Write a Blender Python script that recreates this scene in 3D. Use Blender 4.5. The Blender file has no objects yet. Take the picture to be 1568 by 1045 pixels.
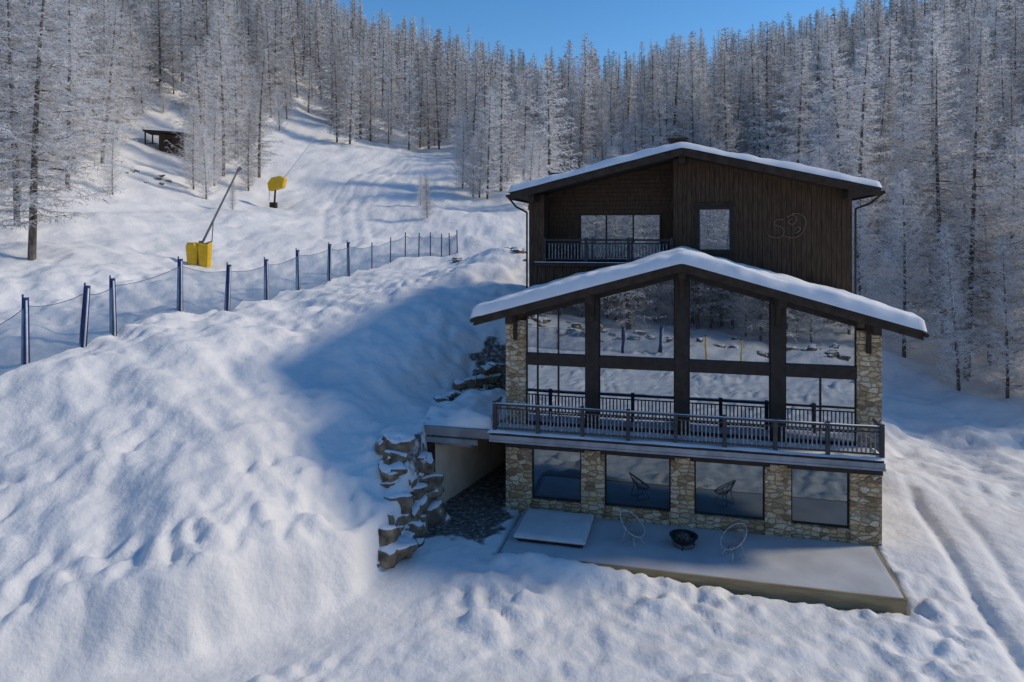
import bpy, math, random
import numpy as np
from mathutils import Vector, Matrix, noise as mnoise

random.seed(7); rng=np.random.RandomState(7)
scene=bpy.context.scene
COL=scene.collection

# ------------------------------------------------------------------ materials
def newmat(name):
    m=bpy.data.materials.new(name); m.use_nodes=True
    nt=m.node_tree; nt.nodes.clear()
    out=nt.nodes.new('ShaderNodeOutputMaterial')
    return m,nt,out
def N(nt,t,**kw):
    n=nt.nodes.new(t)
    for k,v in kw.items():
        if k in n.inputs: n.inputs[k].default_value=v
        else: setattr(n,k,v)
    return n
def ramp(nt,stops,interp='LINEAR'):
    r=nt.nodes.new('ShaderNodeValToRGB'); cr=r.color_ramp; cr.interpolation=interp
    while len(cr.elements)<len(stops): cr.elements.new(0.5)
    for e,(p,c) in zip(cr.elements,stops):
        e.position=p; e.color=(c[0],c[1],c[2],1) if not isinstance(c,(int,float)) else (c,c,c,1)
    return r
def simple(name,c1,c2,scale=3.0,rough=0.7,bump=0.2,bscale=20,metal=0.0,stretch=(1,1,1),spec=0.3):
    m,nt,out=newmat(name); L=nt.links
    p=N(nt,'ShaderNodeBsdfPrincipled'); p.inputs['Roughness'].default_value=rough
    p.inputs['Metallic'].default_value=metal; p.inputs['Specular IOR Level'].default_value=spec
    tc=N(nt,'ShaderNodeTexCoord'); mp=N(nt,'ShaderNodeMapping'); mp.inputs['Scale'].default_value=stretch
    L.new(tc.outputs['Object'],mp.inputs['Vector'])
    n=N(nt,'ShaderNodeTexNoise'); n.inputs['Scale'].default_value=scale; n.inputs['Detail'].default_value=6
    L.new(mp.outputs['Vector'],n.inputs['Vector'])
    r=ramp(nt,[(0.3,c1),(0.7,c2)]); L.new(n.outputs['Fac'],r.inputs['Fac']); L.new(r.outputs['Color'],p.inputs['Base Color'])
    if bump>0:
        n2=N(nt,'ShaderNodeTexNoise'); n2.inputs['Scale'].default_value=bscale; n2.inputs['Detail'].default_value=4
        L.new(mp.outputs['Vector'],n2.inputs['Vector'])
        b=N(nt,'ShaderNodeBump'); b.inputs['Strength'].default_value=bump; b.inputs['Distance'].default_value=0.02
        L.new(n2.outputs['Fac'],b.inputs['Height']); L.new(b.outputs['Normal'],p.inputs['Normal'])
    L.new(p.outputs['BSDF'],out.inputs['Surface'])
    return m

def mat_ground():
    m,nt,out=newmat('snow_ground_mat'); L=nt.links
    p=N(nt,'ShaderNodeBsdfPrincipled'); p.inputs['Roughness'].default_value=0.75; p.inputs['Specular IOR Level'].default_value=0.15
    tc=N(nt,'ShaderNodeTexCoord')
    n1=N(nt,'ShaderNodeTexNoise'); n1.inputs['Scale'].default_value=0.25; n1.inputs['Detail'].default_value=8
    n2=N(nt,'ShaderNodeTexNoise'); n2.inputs['Scale'].default_value=5; n2.inputs['Detail'].default_value=8; n2.inputs['Roughness'].default_value=0.6
    n3=N(nt,'ShaderNodeTexNoise'); n3.inputs['Scale'].default_value=1.3; n3.inputs['Detail'].default_value=6
    for n in (n1,n2,n3): L.new(tc.outputs['Object'],n.inputs['Vector'])
    rs=ramp(nt,[(0.3,(0.71,0.71,0.705)),(0.7,(0.86,0.845,0.81))]); L.new(n1.outputs['Fac'],rs.inputs['Fac'])
    at=N(nt,'ShaderNodeAttribute'); at.attribute_name='gravel'
    ad=N(nt,'ShaderNodeMath',operation='MULTIPLY_ADD'); L.new(n3.outputs['Fac'],ad.inputs[0]); ad.inputs[1].default_value=2.2; ad.inputs[2].default_value=-1.55
    a2=N(nt,'ShaderNodeMath',operation='ADD'); L.new(ad.outputs[0],a2.inputs[0])
    ml=N(nt,'ShaderNodeMath',operation='MULTIPLY'); L.new(at.outputs['Fac'],ml.inputs[0]); ml.inputs[1].default_value=1.5
    L.new(ml.outputs[0],a2.inputs[1])
    cl=ramp(nt,[(0.35,0.0),(0.6,1.0)]); L.new(a2.outputs[0],cl.inputs['Fac'])
    rg=ramp(nt,[(0.35,(0.06,0.052,0.045)),(0.54,(0.19,0.165,0.14)),(0.66,(0.42,0.40,0.39))]); L.new(n2.outputs['Fac'],rg.inputs['Fac'])
    mx=N(nt,'ShaderNodeMix',data_type='RGBA'); L.new(cl.outputs['Color'],mx.inputs[0]); L.new(rs.outputs['Color'],mx.inputs[6]); L.new(rg.outputs['Color'],mx.inputs[7])
    L.new(mx.outputs[2],p.inputs['Base Color'])
    b=N(nt,'ShaderNodeBump'); b.inputs['Strength'].default_value=0.45; b.inputs['Distance'].default_value=0.07
    L.new(n2.outputs['Fac'],b.inputs['Height'])
    b2=N(nt,'ShaderNodeBump'); b2.inputs['Strength'].default_value=0.4; b2.inputs['Distance'].default_value=0.3
    L.new(n3.outputs['Fac'],b2.inputs['Height']); L.new(b.outputs['Normal'],b2.inputs['Normal'])
    L.new(b2.outputs['Normal'],p.inputs['Normal'])
    L.new(p.outputs['BSDF'],out.inputs['Surface'])
    return m

def mat_stone():
    m,nt,out=newmat('rubble_stone'); L=nt.links
    p=N(nt,'ShaderNodeBsdfPrincipled'); p.inputs['Roughness'].default_value=0.85; p.inputs['Specular IOR Level'].default_value=0.15
    tc=N(nt,'ShaderNodeTexCoord'); mp=N(nt,'ShaderNodeMapping'); mp.inputs['Scale'].default_value=(3.2,3.2,5.6)
    nn=N(nt,'ShaderNodeTexNoise'); nn.inputs['Scale'].default_value=1.5
    L.new(tc.outputs['Object'],nn.inputs['Vector'])
    va=N(nt,'ShaderNodeVectorMath',operation='MULTIPLY_ADD'); L.new(nn.outputs['Color'],va.inputs[0]); va.inputs[1].default_value=(0.2,0.2,0.12); L.new(tc.outputs['Object'],va.inputs[2])
    L.new(va.outputs[0],mp.inputs['Vector'])
    v=N(nt,'ShaderNodeTexVoronoi'); v.inputs['Scale'].default_value=1; v.inputs['Randomness'].default_value=0.75
    e=N(nt,'ShaderNodeTexVoronoi',feature='DISTANCE_TO_EDGE'); e.inputs['Scale'].default_value=1; e.inputs['Randomness'].default_value=0.75
    L.new(mp.outputs['Vector'],v.inputs['Vector']); L.new(mp.outputs['Vector'],e.inputs['Vector'])
    sp=N(nt,'ShaderNodeSeparateColor'); L.new(v.outputs['Color'],sp.inputs[0])
    r=ramp(nt,[(0.0,(0.28,0.20,0.12)),(0.25,(0.55,0.40,0.22)),(0.5,(0.69,0.54,0.33)),(0.75,(0.80,0.68,0.48)),(1.0,(0.46,0.40,0.31))]); L.new(sp.outputs[0],r.inputs['Fac'])
    n2=N(nt,'ShaderNodeTexNoise'); n2.inputs['Scale'].default_value=14; n2.inputs['Detail'].default_value=6; L.new(tc.outputs['Object'],n2.inputs['Vector'])
    r2=ramp(nt,[(0.3,0.65),(0.7,1.1)]); L.new(n2.outputs['Fac'],r2.inputs['Fac'])
    mm=N(nt,'ShaderNodeMix',data_type='RGBA',blend_type='MULTIPLY'); mm.inputs[0].default_value=1; L.new(r.outputs['Color'],mm.inputs[6]); L.new(r2.outputs['Color'],mm.inputs[7])
    er=ramp(nt,[(0.02,1.0),(0.07,0.0)]); L.new(e.outputs['Distance'],er.inputs['Fac'])
    mx=N(nt,'ShaderNodeMix',data_type='RGBA'); L.new(er.outputs['Color'],mx.inputs[0]); L.new(mm.outputs[2],mx.inputs[6]); mx.inputs[7].default_value=(0.32,0.26,0.17,1)
    L.new(mx.outputs[2],p.inputs['Base Color'])
    br=ramp(nt,[(0.0,0.0),(0.16,1.0)]); L.new(e.outputs['Distance'],br.inputs['Fac'])
    b=N(nt,'ShaderNodeBump'); b.inputs['Strength'].default_value=0.9; b.inputs['Distance'].default_value=0.05; L.new(br.outputs['Color'],b.inputs['Height'])
    b2=N(nt,'ShaderNodeBump'); b2.inputs['Strength'].default_value=0.5; b2.inputs['Distance'].default_value=0.03; L.new(n2.outputs['Fac'],b2.inputs['Height']); L.new(b.outputs['Normal'],b2.inputs['Normal'])
    L.new(b2.outputs['Normal'],p.inputs['Normal']); L.new(p.outputs['BSDF'],out.inputs['Surface'])
    return m

def mat_rock():
    m,nt,out=newmat('snowy_rock'); L=nt.links
    p=N(nt,'ShaderNodeBsdfPrincipled'); p.inputs['Roughness'].default_value=0.85; p.inputs['Specular IOR Level'].default_value=0.2
    g=N(nt,'ShaderNodeNewGeometry'); s=N(nt,'ShaderNodeSeparateXYZ'); L.new(g.outputs['Normal'],s.inputs[0])
    tc=N(nt,'ShaderNodeTexCoord'); n=N(nt,'ShaderNodeTexNoise'); n.inputs['Scale'].default_value=3; n.inputs['Detail'].default_value=8
    L.new(tc.outputs['Object'],n.inputs['Vector'])
    r=ramp(nt,[(0.3,(0.08,0.063,0.047)),(0.55,(0.22,0.175,0.12)),(0.75,(0.38,0.31,0.20))]); L.new(n.outputs['Fac'],r.inputs['Fac'])
    a=N(nt,'ShaderNodeMath',operation='MULTIPLY_ADD'); L.new(n.outputs['Fac'],a.inputs[0]); a.inputs[1].default_value=0.5; L.new(s.outputs['Z'],a.inputs[2])
    c=ramp(nt,[(0.76,0.0),(0.84,1.0)]); L.new(a.outputs[0],c.inputs['Fac'])
    mx=N(nt,'ShaderNodeMix',data_type='RGBA'); L.new(c.outputs['Color'],mx.inputs[0]); L.new(r.outputs['Color'],mx.inputs[6]); mx.inputs[7].default_value=(0.80,0.81,0.82,1)
    L.new(mx.outputs[2],p.inputs['Base Color'])
    b=N(nt,'ShaderNodeBump'); b.inputs['Strength'].default_value=0.6; b.inputs['Distance'].default_value=0.08; L.new(n.outputs['Fac'],b.inputs['Height']); L.new(b.outputs['Normal'],p.inputs['Normal'])
    L.new(p.outputs['BSDF'],out.inputs['Surface']); return m

def mat_frost(name,cd,cl,lo=0.3,hi=0.7,tr=.42):
    m,nt,out=newmat(name); L=nt.links
    d=N(nt,'ShaderNodeBsdfDiffuse'); t=N(nt,'ShaderNodeBsdfTranslucent'); ms=N(nt,'ShaderNodeMixShader'); ms.inputs[0].default_value=tr
    oi=N(nt,'ShaderNodeObjectInfo'); tc=N(nt,'ShaderNodeTexCoord')
    n=N(nt,'ShaderNodeTexNoise'); n.inputs['Scale'].default_value=0.9; n.inputs['Detail'].default_value=5; L.new(tc.outputs['Object'],n.inputs['Vector'])
    a=N(nt,'ShaderNodeMath',operation='MULTIPLY_ADD'); L.new(oi.outputs['Random'],a.inputs[0]); a.inputs[1].default_value=0.32
    s=N(nt,'ShaderNodeMath',operation='SUBTRACT'); L.new(n.outputs['Fac'],s.inputs[0]); s.inputs[1].default_value=0.16; L.new(s.outputs[0],a.inputs[2])
    r=ramp(nt,[(lo,cd),(hi,cl)]); L.new(a.outputs[0],r.inputs['Fac']); L.new(r.outputs['Color'],d.inputs['Color']); L.new(r.outputs['Color'],t.inputs['Color'])
    L.new(d.outputs[0],ms.inputs[1]); L.new(t.outputs[0],ms.inputs[2]); L.new(ms.outputs[0],out.inputs['Surface']); return m

def mat_glass(name,base,fac,tint=(0.86,0.92,1.0)):
    m,nt,out=newmat(name); L=nt.links
    d=N(nt,'ShaderNodeBsdfDiffuse'); d.inputs['Color'].default_value=(*base,1)
    g=N(nt,'ShaderNodeBsdfGlossy'); g.inputs['Color'].default_value=(*tint,1); g.inputs['Roughness'].default_value=0.01
    tc=N(nt,'ShaderNodeTexCoord'); n=N(nt,'ShaderNodeTexNoise'); n.inputs['Scale'].default_value=0.8; L.new(tc.outputs['Object'],n.inputs['Vector'])
    b=N(nt,'ShaderNodeBump'); b.inputs['Strength'].default_value=0.04; b.inputs['Distance'].default_value=0.05; L.new(n.outputs['Fac'],b.inputs['Height']); L.new(b.outputs['Normal'],g.inputs['Normal'])
    mx=N(nt,'ShaderNodeMixShader'); mx.inputs[0].default_value=fac; L.new(d.outputs[0],mx.inputs[1]); L.new(g.outputs[0],mx.inputs[2]); L.new(mx.outputs[0],out.inputs['Surface'])
    return m
def mat_net():
    m,nt,out=newmat('safety_net'); L=nt.links
    d=N(nt,'ShaderNodeBsdfDiffuse'); d.inputs['Color'].default_value=(0.13,0.22,0.36,1)
    t=N(nt,'ShaderNodeBsdfTransparent'); tc=N(nt,'ShaderNodeTexCoord'); n=N(nt,'ShaderNodeTexNoise'); n.inputs['Scale'].default_value=1.2; n.inputs['Detail'].default_value=4
    L.new(tc.outputs['Object'],n.inputs['Vector']); r=ramp(nt,[(0.3,0.25),(0.7,0.66)]); L.new(n.outputs['Fac'],r.inputs['Fac'])
    mx=N(nt,'ShaderNodeMixShader'); L.new(r.outputs['Color'],mx.inputs[0]); L.new(t.outputs[0],mx.inputs[1]); L.new(d.outputs[0],mx.inputs[2]); L.new(mx.outputs[0],out.inputs['Surface']); return m

M={}
M['ground']=mat_ground()
M['stone']=mat_stone(); M['rock']=mat_rock()
M['snow']=simple('roof_snow',(0.79,0.79,0.79),(0.88,0.875,0.86),2,0.75,0.35,6,spec=0.1)
M['wood']=simple('dark_larch_boards',(0.046,0.029,0.018),(0.112,0.074,0.048),3,0.75,0.4,30,stretch=(6,6,0.6),spec=0.15)
M['beam']=simple('dark_timber_beam',(0.030,0.021,0.015),(0.064,0.048,0.036),3,0.7,0.3,20,stretch=(1,1,1),spec=0.2)
M['frame']=simple('window_frame',(0.018,0.015,0.013),(0.038,0.032,0.028),4,0.5,0.0,spec=0.3)
M['rail']=simple('painted_rail',(0.03,0.03,0.032),(0.06,0.06,0.065),4,0.5,0.0)
M['baluster']=simple('frosted_baluster',(0.07,0.07,0.075),(0.34,0.35,0.37),9,0.6,0.0)
M['fascia']=simple('grey_metal_fascia',(0.2,0.21,0.23),(0.36,0.38,0.41),2,0.5,0.1,10)
M['glass']=mat_glass('window_glass',(0.02,0.024,0.03),0.47,(0.80,0.90,1.0))
M['glasslow']=mat_glass('shade_toned_window_glass',(0.012,0.018,0.026),0.22,(0.75,0.9,1.0))  # lower panes: darker base, weaker mirror stand in for reflected shaded ground
M['curtain']=mat_glass('curtained_window_glass',(0.30,0.31,0.30),0.5)
M['concrete']=simple('beige_render',(0.62,0.52,0.38),(0.76,0.67,0.51),1.2,0.85,0.2,20)
M['slab']=simple('grey_concrete',(0.2,0.2,0.2),(0.33,0.33,0.32),1.5,0.85,0.3,15)
M['deck']=simple('frosted_deck',(0.42,0.43,0.44),(0.56,0.57,0.58),0.7,0.8,0.2,25)
M['deckwood']=simple('deck_edge_wood',(0.24,0.18,0.10),(0.40,0.33,0.20),2,0.8,0.3,12,stretch=(0.4,0.4,4))
M['bark']=simple('larch_bark',(0.06,0.046,0.036),(0.22,0.19,0.17),2,0.9,0.6,12,stretch=(3,3,1),spec=0.1)
M['frost']=mat_frost('frosted_twigs',(0.52,0.50,0.48),(0.90,0.89,0.88),0.30,0.56)
M['twig']=mat_frost('larch_twigs',(0.13,0.095,0.07),(0.40,0.34,0.28),0.3,0.7)
M['net']=mat_net()
M['navy']=simple('navy_padding',(0.012,0.026,0.10),(0.035,0.06,0.17),4,0.6,0.0)
M['white']=simple('frosty_white_paint',(0.55,0.57,0.6),(0.78,0.78,0.78),6,0.6,0.0)
M['yellow']=simple('yellow_padding',(0.66,0.38,0.015),(0.80,0.50,0.03),3,0.6,0.2,8)
M['steel']=simple('galvanised_steel',(0.18,0.17,0.16),(0.3,0.29,0.28),4,0.5,0.0,metal=0.4)
M['black']=simple('blackened_steel',(0.012,0.012,0.012),(0.03,0.03,0.03),8,0.5,0.1,20)
M['tub']=simple('hot_tub_cover_vinyl',(0.56,0.56,0.56),(0.70,0.70,0.70),1.5,0.6,0.1,8)
M['chair']=simple('frosted_chair_cord',(0.30,0.31,0.32),(0.62,0.62,0.62),8,0.6,0.0)
M['copper']=simple('patinated_steel_emblem',(0.15,0.105,0.075),(0.24,0.18,0.13),8,0.5,0.0,metal=0.2)

# ------------------------------------------------------------------ mesh builder
class MB:
    def __init__(s): s.v=[];s.f=[];s.m=[]
    def box(s,x0,x1,y0,y1,z0,z1,m=0):
        b=len(s.v)
        s.v+=[(x0,y0,z0),(x1,y0,z0),(x1,y1,z0),(x0,y1,z0),(x0,y0,z1),(x1,y0,z1),(x1,y1,z1),(x0,y1,z1)]
        for q in ((0,3,2,1),(4,5,6,7),(0,1,5,4),(1,2,6,5),(2,3,7,6),(3,0,4,7)):
            s.f.append(tuple(b+i for i in q)); s.m.append(m)
    def prism(s,poly,y0,y1,m=0): # poly in x,z, extruded in y
        b=len(s.v); n=len(poly)
        s.v+=[(p[0],y0,p[1]) for p in poly]+[(p[0],y1,p[1]) for p in poly]
        s.f.append(tuple(b+i for i in range(n))); s.f.append(tuple(b+n+i for i in reversed(range(n)))); s.m+=[m,m]
        for i in range(n):
            j=(i+1)%n; s.f.append((b+j,b+i,b+n+i,b+n+j)); s.m.append(m)
    def cyl(s,p,q,r0,r1,n=8,m=0,cap=True):
        p=Vector(p);q=Vector(q);d=(q-p)
        if d.length<1e-6:return
        d.normalize(); a=d.orthogonal().normalized(); c=d.cross(a); b=len(s.v)
        for (o,r) in ((p,r0),(q,r1)):
            for i in range(n):
                t=2*math.pi*i/n; w=o+a*(r*math.cos(t))+c*(r*math.sin(t)); s.v.append(tuple(w))
        for i in range(n):
            j=(i+1)%n; s.f.append((b+i,b+j,b+n+j,b+n+i)); s.m.append(m)
        if cap:
            s.f.append(tuple(b+i for i in reversed(range(n)))); s.f.append(tuple(b+n+i for i in range(n))); s.m+=[m,m]
    def path(s,pts,r,n=6,m=0,closed=False):
        k=len(pts)
        for i in range(k if closed else k-1): s.cyl(pts[i],pts[(i+1)%k],r,r,n,m)
    def mesh(s,name,mats,smooth=False):
        me=bpy.data.meshes.new(name); me.from_pydata(s.v,[],s.f)
        for mt in mats: me.materials.append(mt)
        me.polygons.foreach_set('material_index',s.m)
        if smooth: me.polygons.foreach_set('use_smooth',[True]*len(s.f))
        me.update(); return me
    def obj(s,name,mats,parent=None,smooth=False,bevel=0):
        o=bpy.data.objects.new(name,s.mesh(name,mats,smooth)); COL.objects.link(o)
        if parent: o.parent=parent
        if bevel>0:
            b=o.modifiers.new('bevel','BEVEL'); b.width=bevel; b.segments=2; b.limit_method='ANGLE'
        return o
def empty(name,loc=(0,0,0),rz=0):
    e=bpy.data.objects.new(name,None); e.location=loc; e.rotation_euler=(0,0,rz); e.empty_display_size=0.3; COL.objects.link(e); return e

# ------------------------------------------------------------------ numpy noise
def _h(ix,iy,seed):
    h=(ix.astype(np.int64)*374761393+iy.astype(np.int64)*668265263+seed*1274126177)&0x7fffffff
    h=((h^(h>>13))*1274126177)&0x7fffffff
    return ((h^(h>>16))&0xffff)/65535.0
def perlin(x,y,seed=0):
    x=np.asarray(x,float); y=np.asarray(y,float)
    ix=np.floor(x);iy=np.floor(y);fx=x-ix;fy=y-iy
    u=fx*fx*fx*(fx*(fx*6-15)+10); v=fy*fy*fy*(fy*(fy*6-15)+10)
    def g(a,b):
        t=_h(ix+a,iy+b,seed)*2*np.pi
        return np.cos(t)*(fx-a)+np.sin(t)*(fy-b)
    n0=g(0,0)*(1-u)+g(1,0)*u; n1=g(0,1)*(1-u)+g(1,1)*u
    return (n0*(1-v)+n1*v)*1.5
def fbm(x,y,seed,o=4,lac=2.05,gain=0.5):
    r=0;a=1
    for i in range(o): r=r+a*perlin(x*lac**i+i*17.3,y*lac**i-i*9.1,seed+i); a*=gain
    return r
def sstep(a,b,x):
    t=np.clip((x-a)/(b-a),0,1); return t*t*(3-2*t)
def sabs(x,e=.12): return np.sqrt(x*x+e*e)-e

# ------------------------------------------------------------------ terrain
P0=(-0.24,27.5); ANG=math.radians(13.9); CA,SA=math.cos(ANG),math.sin(ANG)
def loc2w(u,v): return (P0[0]+u*CA+v*SA, P0[1]-u*SA+v*CA)
CP=[(-13.5,18,1.6),(-9,19.3,1.6),(-5.3,22.1,1.6),(-4.3,24.2,2.1),(-3.9,26.2,2.9),(-3.1,31,3.8),(-.8,33.3,4.8),(-.3,36.5,6.9),
(-13,28,5.6),(-8.4,31,5.07),(-4.5,33,5.8),(-8.8,24,3.3),(-11.7,21,2.5),(-5.9,25.5,2.9),(-14.6,19.5,2.0),(-17.6,23.5,3.7),
(-19.2,27,6.0),(-18.1,31,6.6),(-15.5,37,7.1),(-14.1,45,7.4),(-12.4,52,7.9),(-5,62,9.2),(-.5,41,8.6),(0.3,46,9.8),(-8,40,7.4),(-5,50,8.5),
(-25,45,9.8),(-22,48,9.0),(-28.3,40,9.6),(-26,30,7),(-35,30,8),(-36,55,14),(-26,75,14.2),(-21.7,82,15.8),(-19,110,24),(-9,110,23.5),(-39,70,17.7),(-45,85,22.5),(-5,72,12.8),(-20,62,11.3),
(-60,60,24),(-60,100,38),(-42,120,31),(-100,100,55),(-112,150,66),(-112,200,88),(-21,125,27.5),(-60,170,57),(-92,250,93),(-24,200,50),(-24,300,76),(13,300,61),(13,200,42),
(60,250,59),(119,300,82),(60,300,77),(90,300,80),(177,300,90),(150,200,75),(120,120,47),(80,80,22),(60,50,8),(30,90,15),(0,90,17),(15,70,11),(26,55,5.5),(30,42,1.2),(40,30,0.5),(22,40,.3),(20,30,0),(25,15,-.3),
(0,10,-.4),(-10,8,-.4),(30,0,0),(-30,15,1.8),(-40,10,3),(0,-15,-.5),(-20,-40,1.5),(0,-60,5),(-40,-80,15),(40,-60,6),(0,-130,45),(-80,-130,50),(80,-130,45),(-80,0,10),(80,0,5),
(0,-250,90),(-300,-200,80),(300,-200,80),(-24,400,50),(119,420,50),(250,420,70),(-300,300,140),(300,300,130),(-300,50,90),(300,50,60),(15,44,4),(8,50,7.5),(0,420,45),(-150,420,90)]
CP=np.array(CP,float); _c=2.0
def _phi(dx,dy): return np.sqrt(dx*dx+dy*dy+_c*_c)
n=len(CP); A=np.zeros((n+3,n+3)); A[:n,:n]=_phi(CP[:,0:1]-CP[:,0][None],CP[:,1:2]-CP[:,1][None])
A[:n,n]=1;A[:n,n+1]=CP[:,0];A[:n,n+2]=CP[:,1];A[n:,:n]=A[:n,n:].T
W=np.linalg.solve(A,np.concatenate([CP[:,2],[0,0,0]]))
def hout(x,y):
    r=W[n]+W[n+1]*x+W[n+2]*y
    for i in range(n): r=r+W[i]*_phi(x-CP[i,0],y-CP[i,1])
    return r
POLY=[(-60,5),(-13.5,17.6),(-9,19.2),(-5.3,22.0),(-4.0,24.2),(-3.6,26.2),(-3.1,31),(-.8,33.3),(8,33),(14,32),(45,24),(45,-12),(-60,-12)]
def sdist(x,y):
    best=np.full(x.shape,1e9); inside=np.zeros(x.shape,bool); k=len(POLY)
    for i in range(k):
        x0,y0=POLY[i];x1,y1=POLY[(i+1)%k];dx,dy=x1-x0,y1-y0
        t=np.clip(((x-x0)*dx+(y-y0)*dy)/(dx*dx+dy*dy),0,1)
        best=np.minimum(best,np.hypot(x-x0-t*dx,y-y0-t*dy))
        if dy!=0:
            c=((y0>y)!=(y1>y))&(x<(x1-x0)*(y-y0)/dy+x0); inside^=c
    return np.where(inside,best,-best)
def masks(x,y):
    wob=0.35*perlin(x*.35,y*.35,5)+0.15*perlin(x*1.2,y*1.2,8)
    left=sstep(-4.0,-5.3,x)
    d=sdist(x,y)+wob*left
    w=0.28+.70*left+sstep(13,18,x)*5
    return d,sstep(0,1,d/w),left
def height(x,y):
    x=np.asarray(x,float);y=np.asarray(y,float)
    d,k,left=masks(x,y)
    ho=hout(x,y)
    und=fbm(x*.14,y*.14,21,3)*0.48+fbm(x*.5,y*.5,31,3)*0.16
    near=sstep(70,40,y)*sstep(-5,5,y)
    dim=-sabs(perlin(x*.8,y*.8,41))*0.20*near - np.maximum(0,perlin(x*1.7,y*1.7,43)-.15)*0.36*near*(sstep(-.1,.35,perlin(x*.2,y*.2,44)))
    s_=x*.80-y*.60; c_=x*.60+y*.80
    dim=dim+0.16*perlin(s_*.25,c_*.9,46)*near*sstep(0,-3,d)
    lip=sstep(-3.4,-.8,d)*sstep(.2,-.3,d)*left
    dim=dim+lip*(sabs(perlin(x*1.2,y*1.2,47))*0.42+.10*perlin(x*2.6,y*2.6,48))
    far=fbm(x*.03,y*.03,51,4)*2.5*sstep(90,160,np.hypot(x,y))
    ho=ho+und+dim+far
    cx=np.interp(y,[52,62,75,90,110],[-16,-15.5,-19,-20,-16])
    for off in (-1.6,0,1.6,3.0):
        ho=ho-.10*np.exp(-((x-cx-off)/.35)**2)*sstep(52,58,y)*sstep(112,100,y)
    hi=-0.45*(1-sstep(20.5,25,y))+hout(x,y)*sstep(12,20,x)*0.6
    pm=sstep(2.2,3.6,d+.6*perlin(x*.4,y*.4,77))
    bn=fbm(x*.6,y*.6,61,2); b2=perlin(x*1.3,y*1.3,63); b3=perlin(x*2.7,y*2.7,64)
    lump=(sabs(bn)*0.44+sabs(b2)*0.30+np.maximum(0,perlin(x*2.1,y*2.1,67)-.25)*.22+b3*0.035)
    lm=pm*(0.35+.65*sstep(-.25,.3,perlin(x*.2+3,y*.2,66)))*sstep(25,21,y)*(1-.7*sstep(12.5,14.5,x))
    hi=hi+lump*lm+fbm(x*.3,y*.3,71,3)*0.07+ (0.02*b2+0.01*b3)
    hi=hi-.10*np.exp(-((d-1.7)/.5)**2)*left
    tx=17.2-(30.2-y)*0.30
    for off,dep in ((0,.26),(1.5,.14)):
        hi=hi-dep*np.exp(-((x-tx-off)/0.25)**2)*sstep(10,16,y)*sstep(44,36,y)
    h=ho*(1-k)+hi*k
    rx=x-P0[0];ry=y-P0[1]; u=rx*CA-ry*SA; v=rx*SA+ry*CA
    dk=sstep(.5,.9,u)*sstep(13.6,13.35,u)*sstep(-3.95,-3.7,v)*sstep(1,0.3,v)
    h=h+.28*sstep(-5.0,-4.0,v)*sstep(-3.7,-3.85,v)*sstep(.5,1.2,u)*sstep(9,3,u)
    h=h-dk*0.8
    ins=(v>.2)&(v<13.3)&(u>.2)&(u<13.5)
    h=np.where(ins,np.minimum(h,6.5),h)
    pas=sstep(-3.5,-3.0,u)*sstep(.6,.2,u)*sstep(-3.0,-1.5,v)*sstep(6.5,5.5,v)*k
    h=h*(1-pas)+(0.0+0.03*b2)*pas
    return h
def hz(x,y): return float(height(np.array([x],float),np.array([y],float))[0])

def axis(a,b,lo,hi,st,g):
    xs=list(np.arange(a,b+1e-6,st)); s=st; x=xs[-1]
    while x<hi: s=st+g*(x-b); x+=s; xs.append(x)
    x=xs[0]; pre=[]
    while x>lo: s=st+g*(a-x)*1.0; x-=s; pre.append(x)
    return np.array(pre[::-1]+xs)
gx=axis(-22,19,-420,420,0.13,0.020); gy=axis(14,36,-300,440,0.13,0.017)
X,Y=np.meshgrid(gx,gy); Z=height(X,Y)
nx,ny=len(gx),len(gy)
V=np.stack([X.ravel(),Y.ravel(),Z.ravel()],1)
idx=np.arange(nx*ny).reshape(ny,nx)
F=np.stack([idx[:-1,:-1].ravel(),idx[:-1,1:].ravel(),idx[1:,1:].ravel(),idx[1:,:-1].ravel()],1)
me=bpy.data.meshes.new('snow_ground'); me.vertices.add(len(V)); me.vertices.foreach_set('co',V.ravel())
me.loops.add(F.size); me.loops.foreach_set('vertex_index',F.ravel().astype(np.int32))
me.polygons.add(len(F)); me.polygons.foreach_set('loop_start',np.arange(0,F.size,4,dtype=np.int32))
me.update(calc_edges=True); me.polygons.foreach_set('use_smooth',np.ones(len(F),bool))
rx=X-P0[0];ry=Y-P0[1]; Uu=rx*CA-ry*SA; Vv=rx*SA+ry*CA
gr=np.exp(-(((Uu+1.4)/2.0)**4))*sstep(-4.4,-2.2,Vv)*sstep(8,6,Vv)
at=me.attributes.new('gravel','FLOAT','POINT'); at.data.foreach_set('value',gr.ravel().astype(np.float32))
me.materials.append(M['ground'])
COL.objects.link(bpy.data.objects.new('snow_ground',me))
print('ground verts',len(V))

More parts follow.
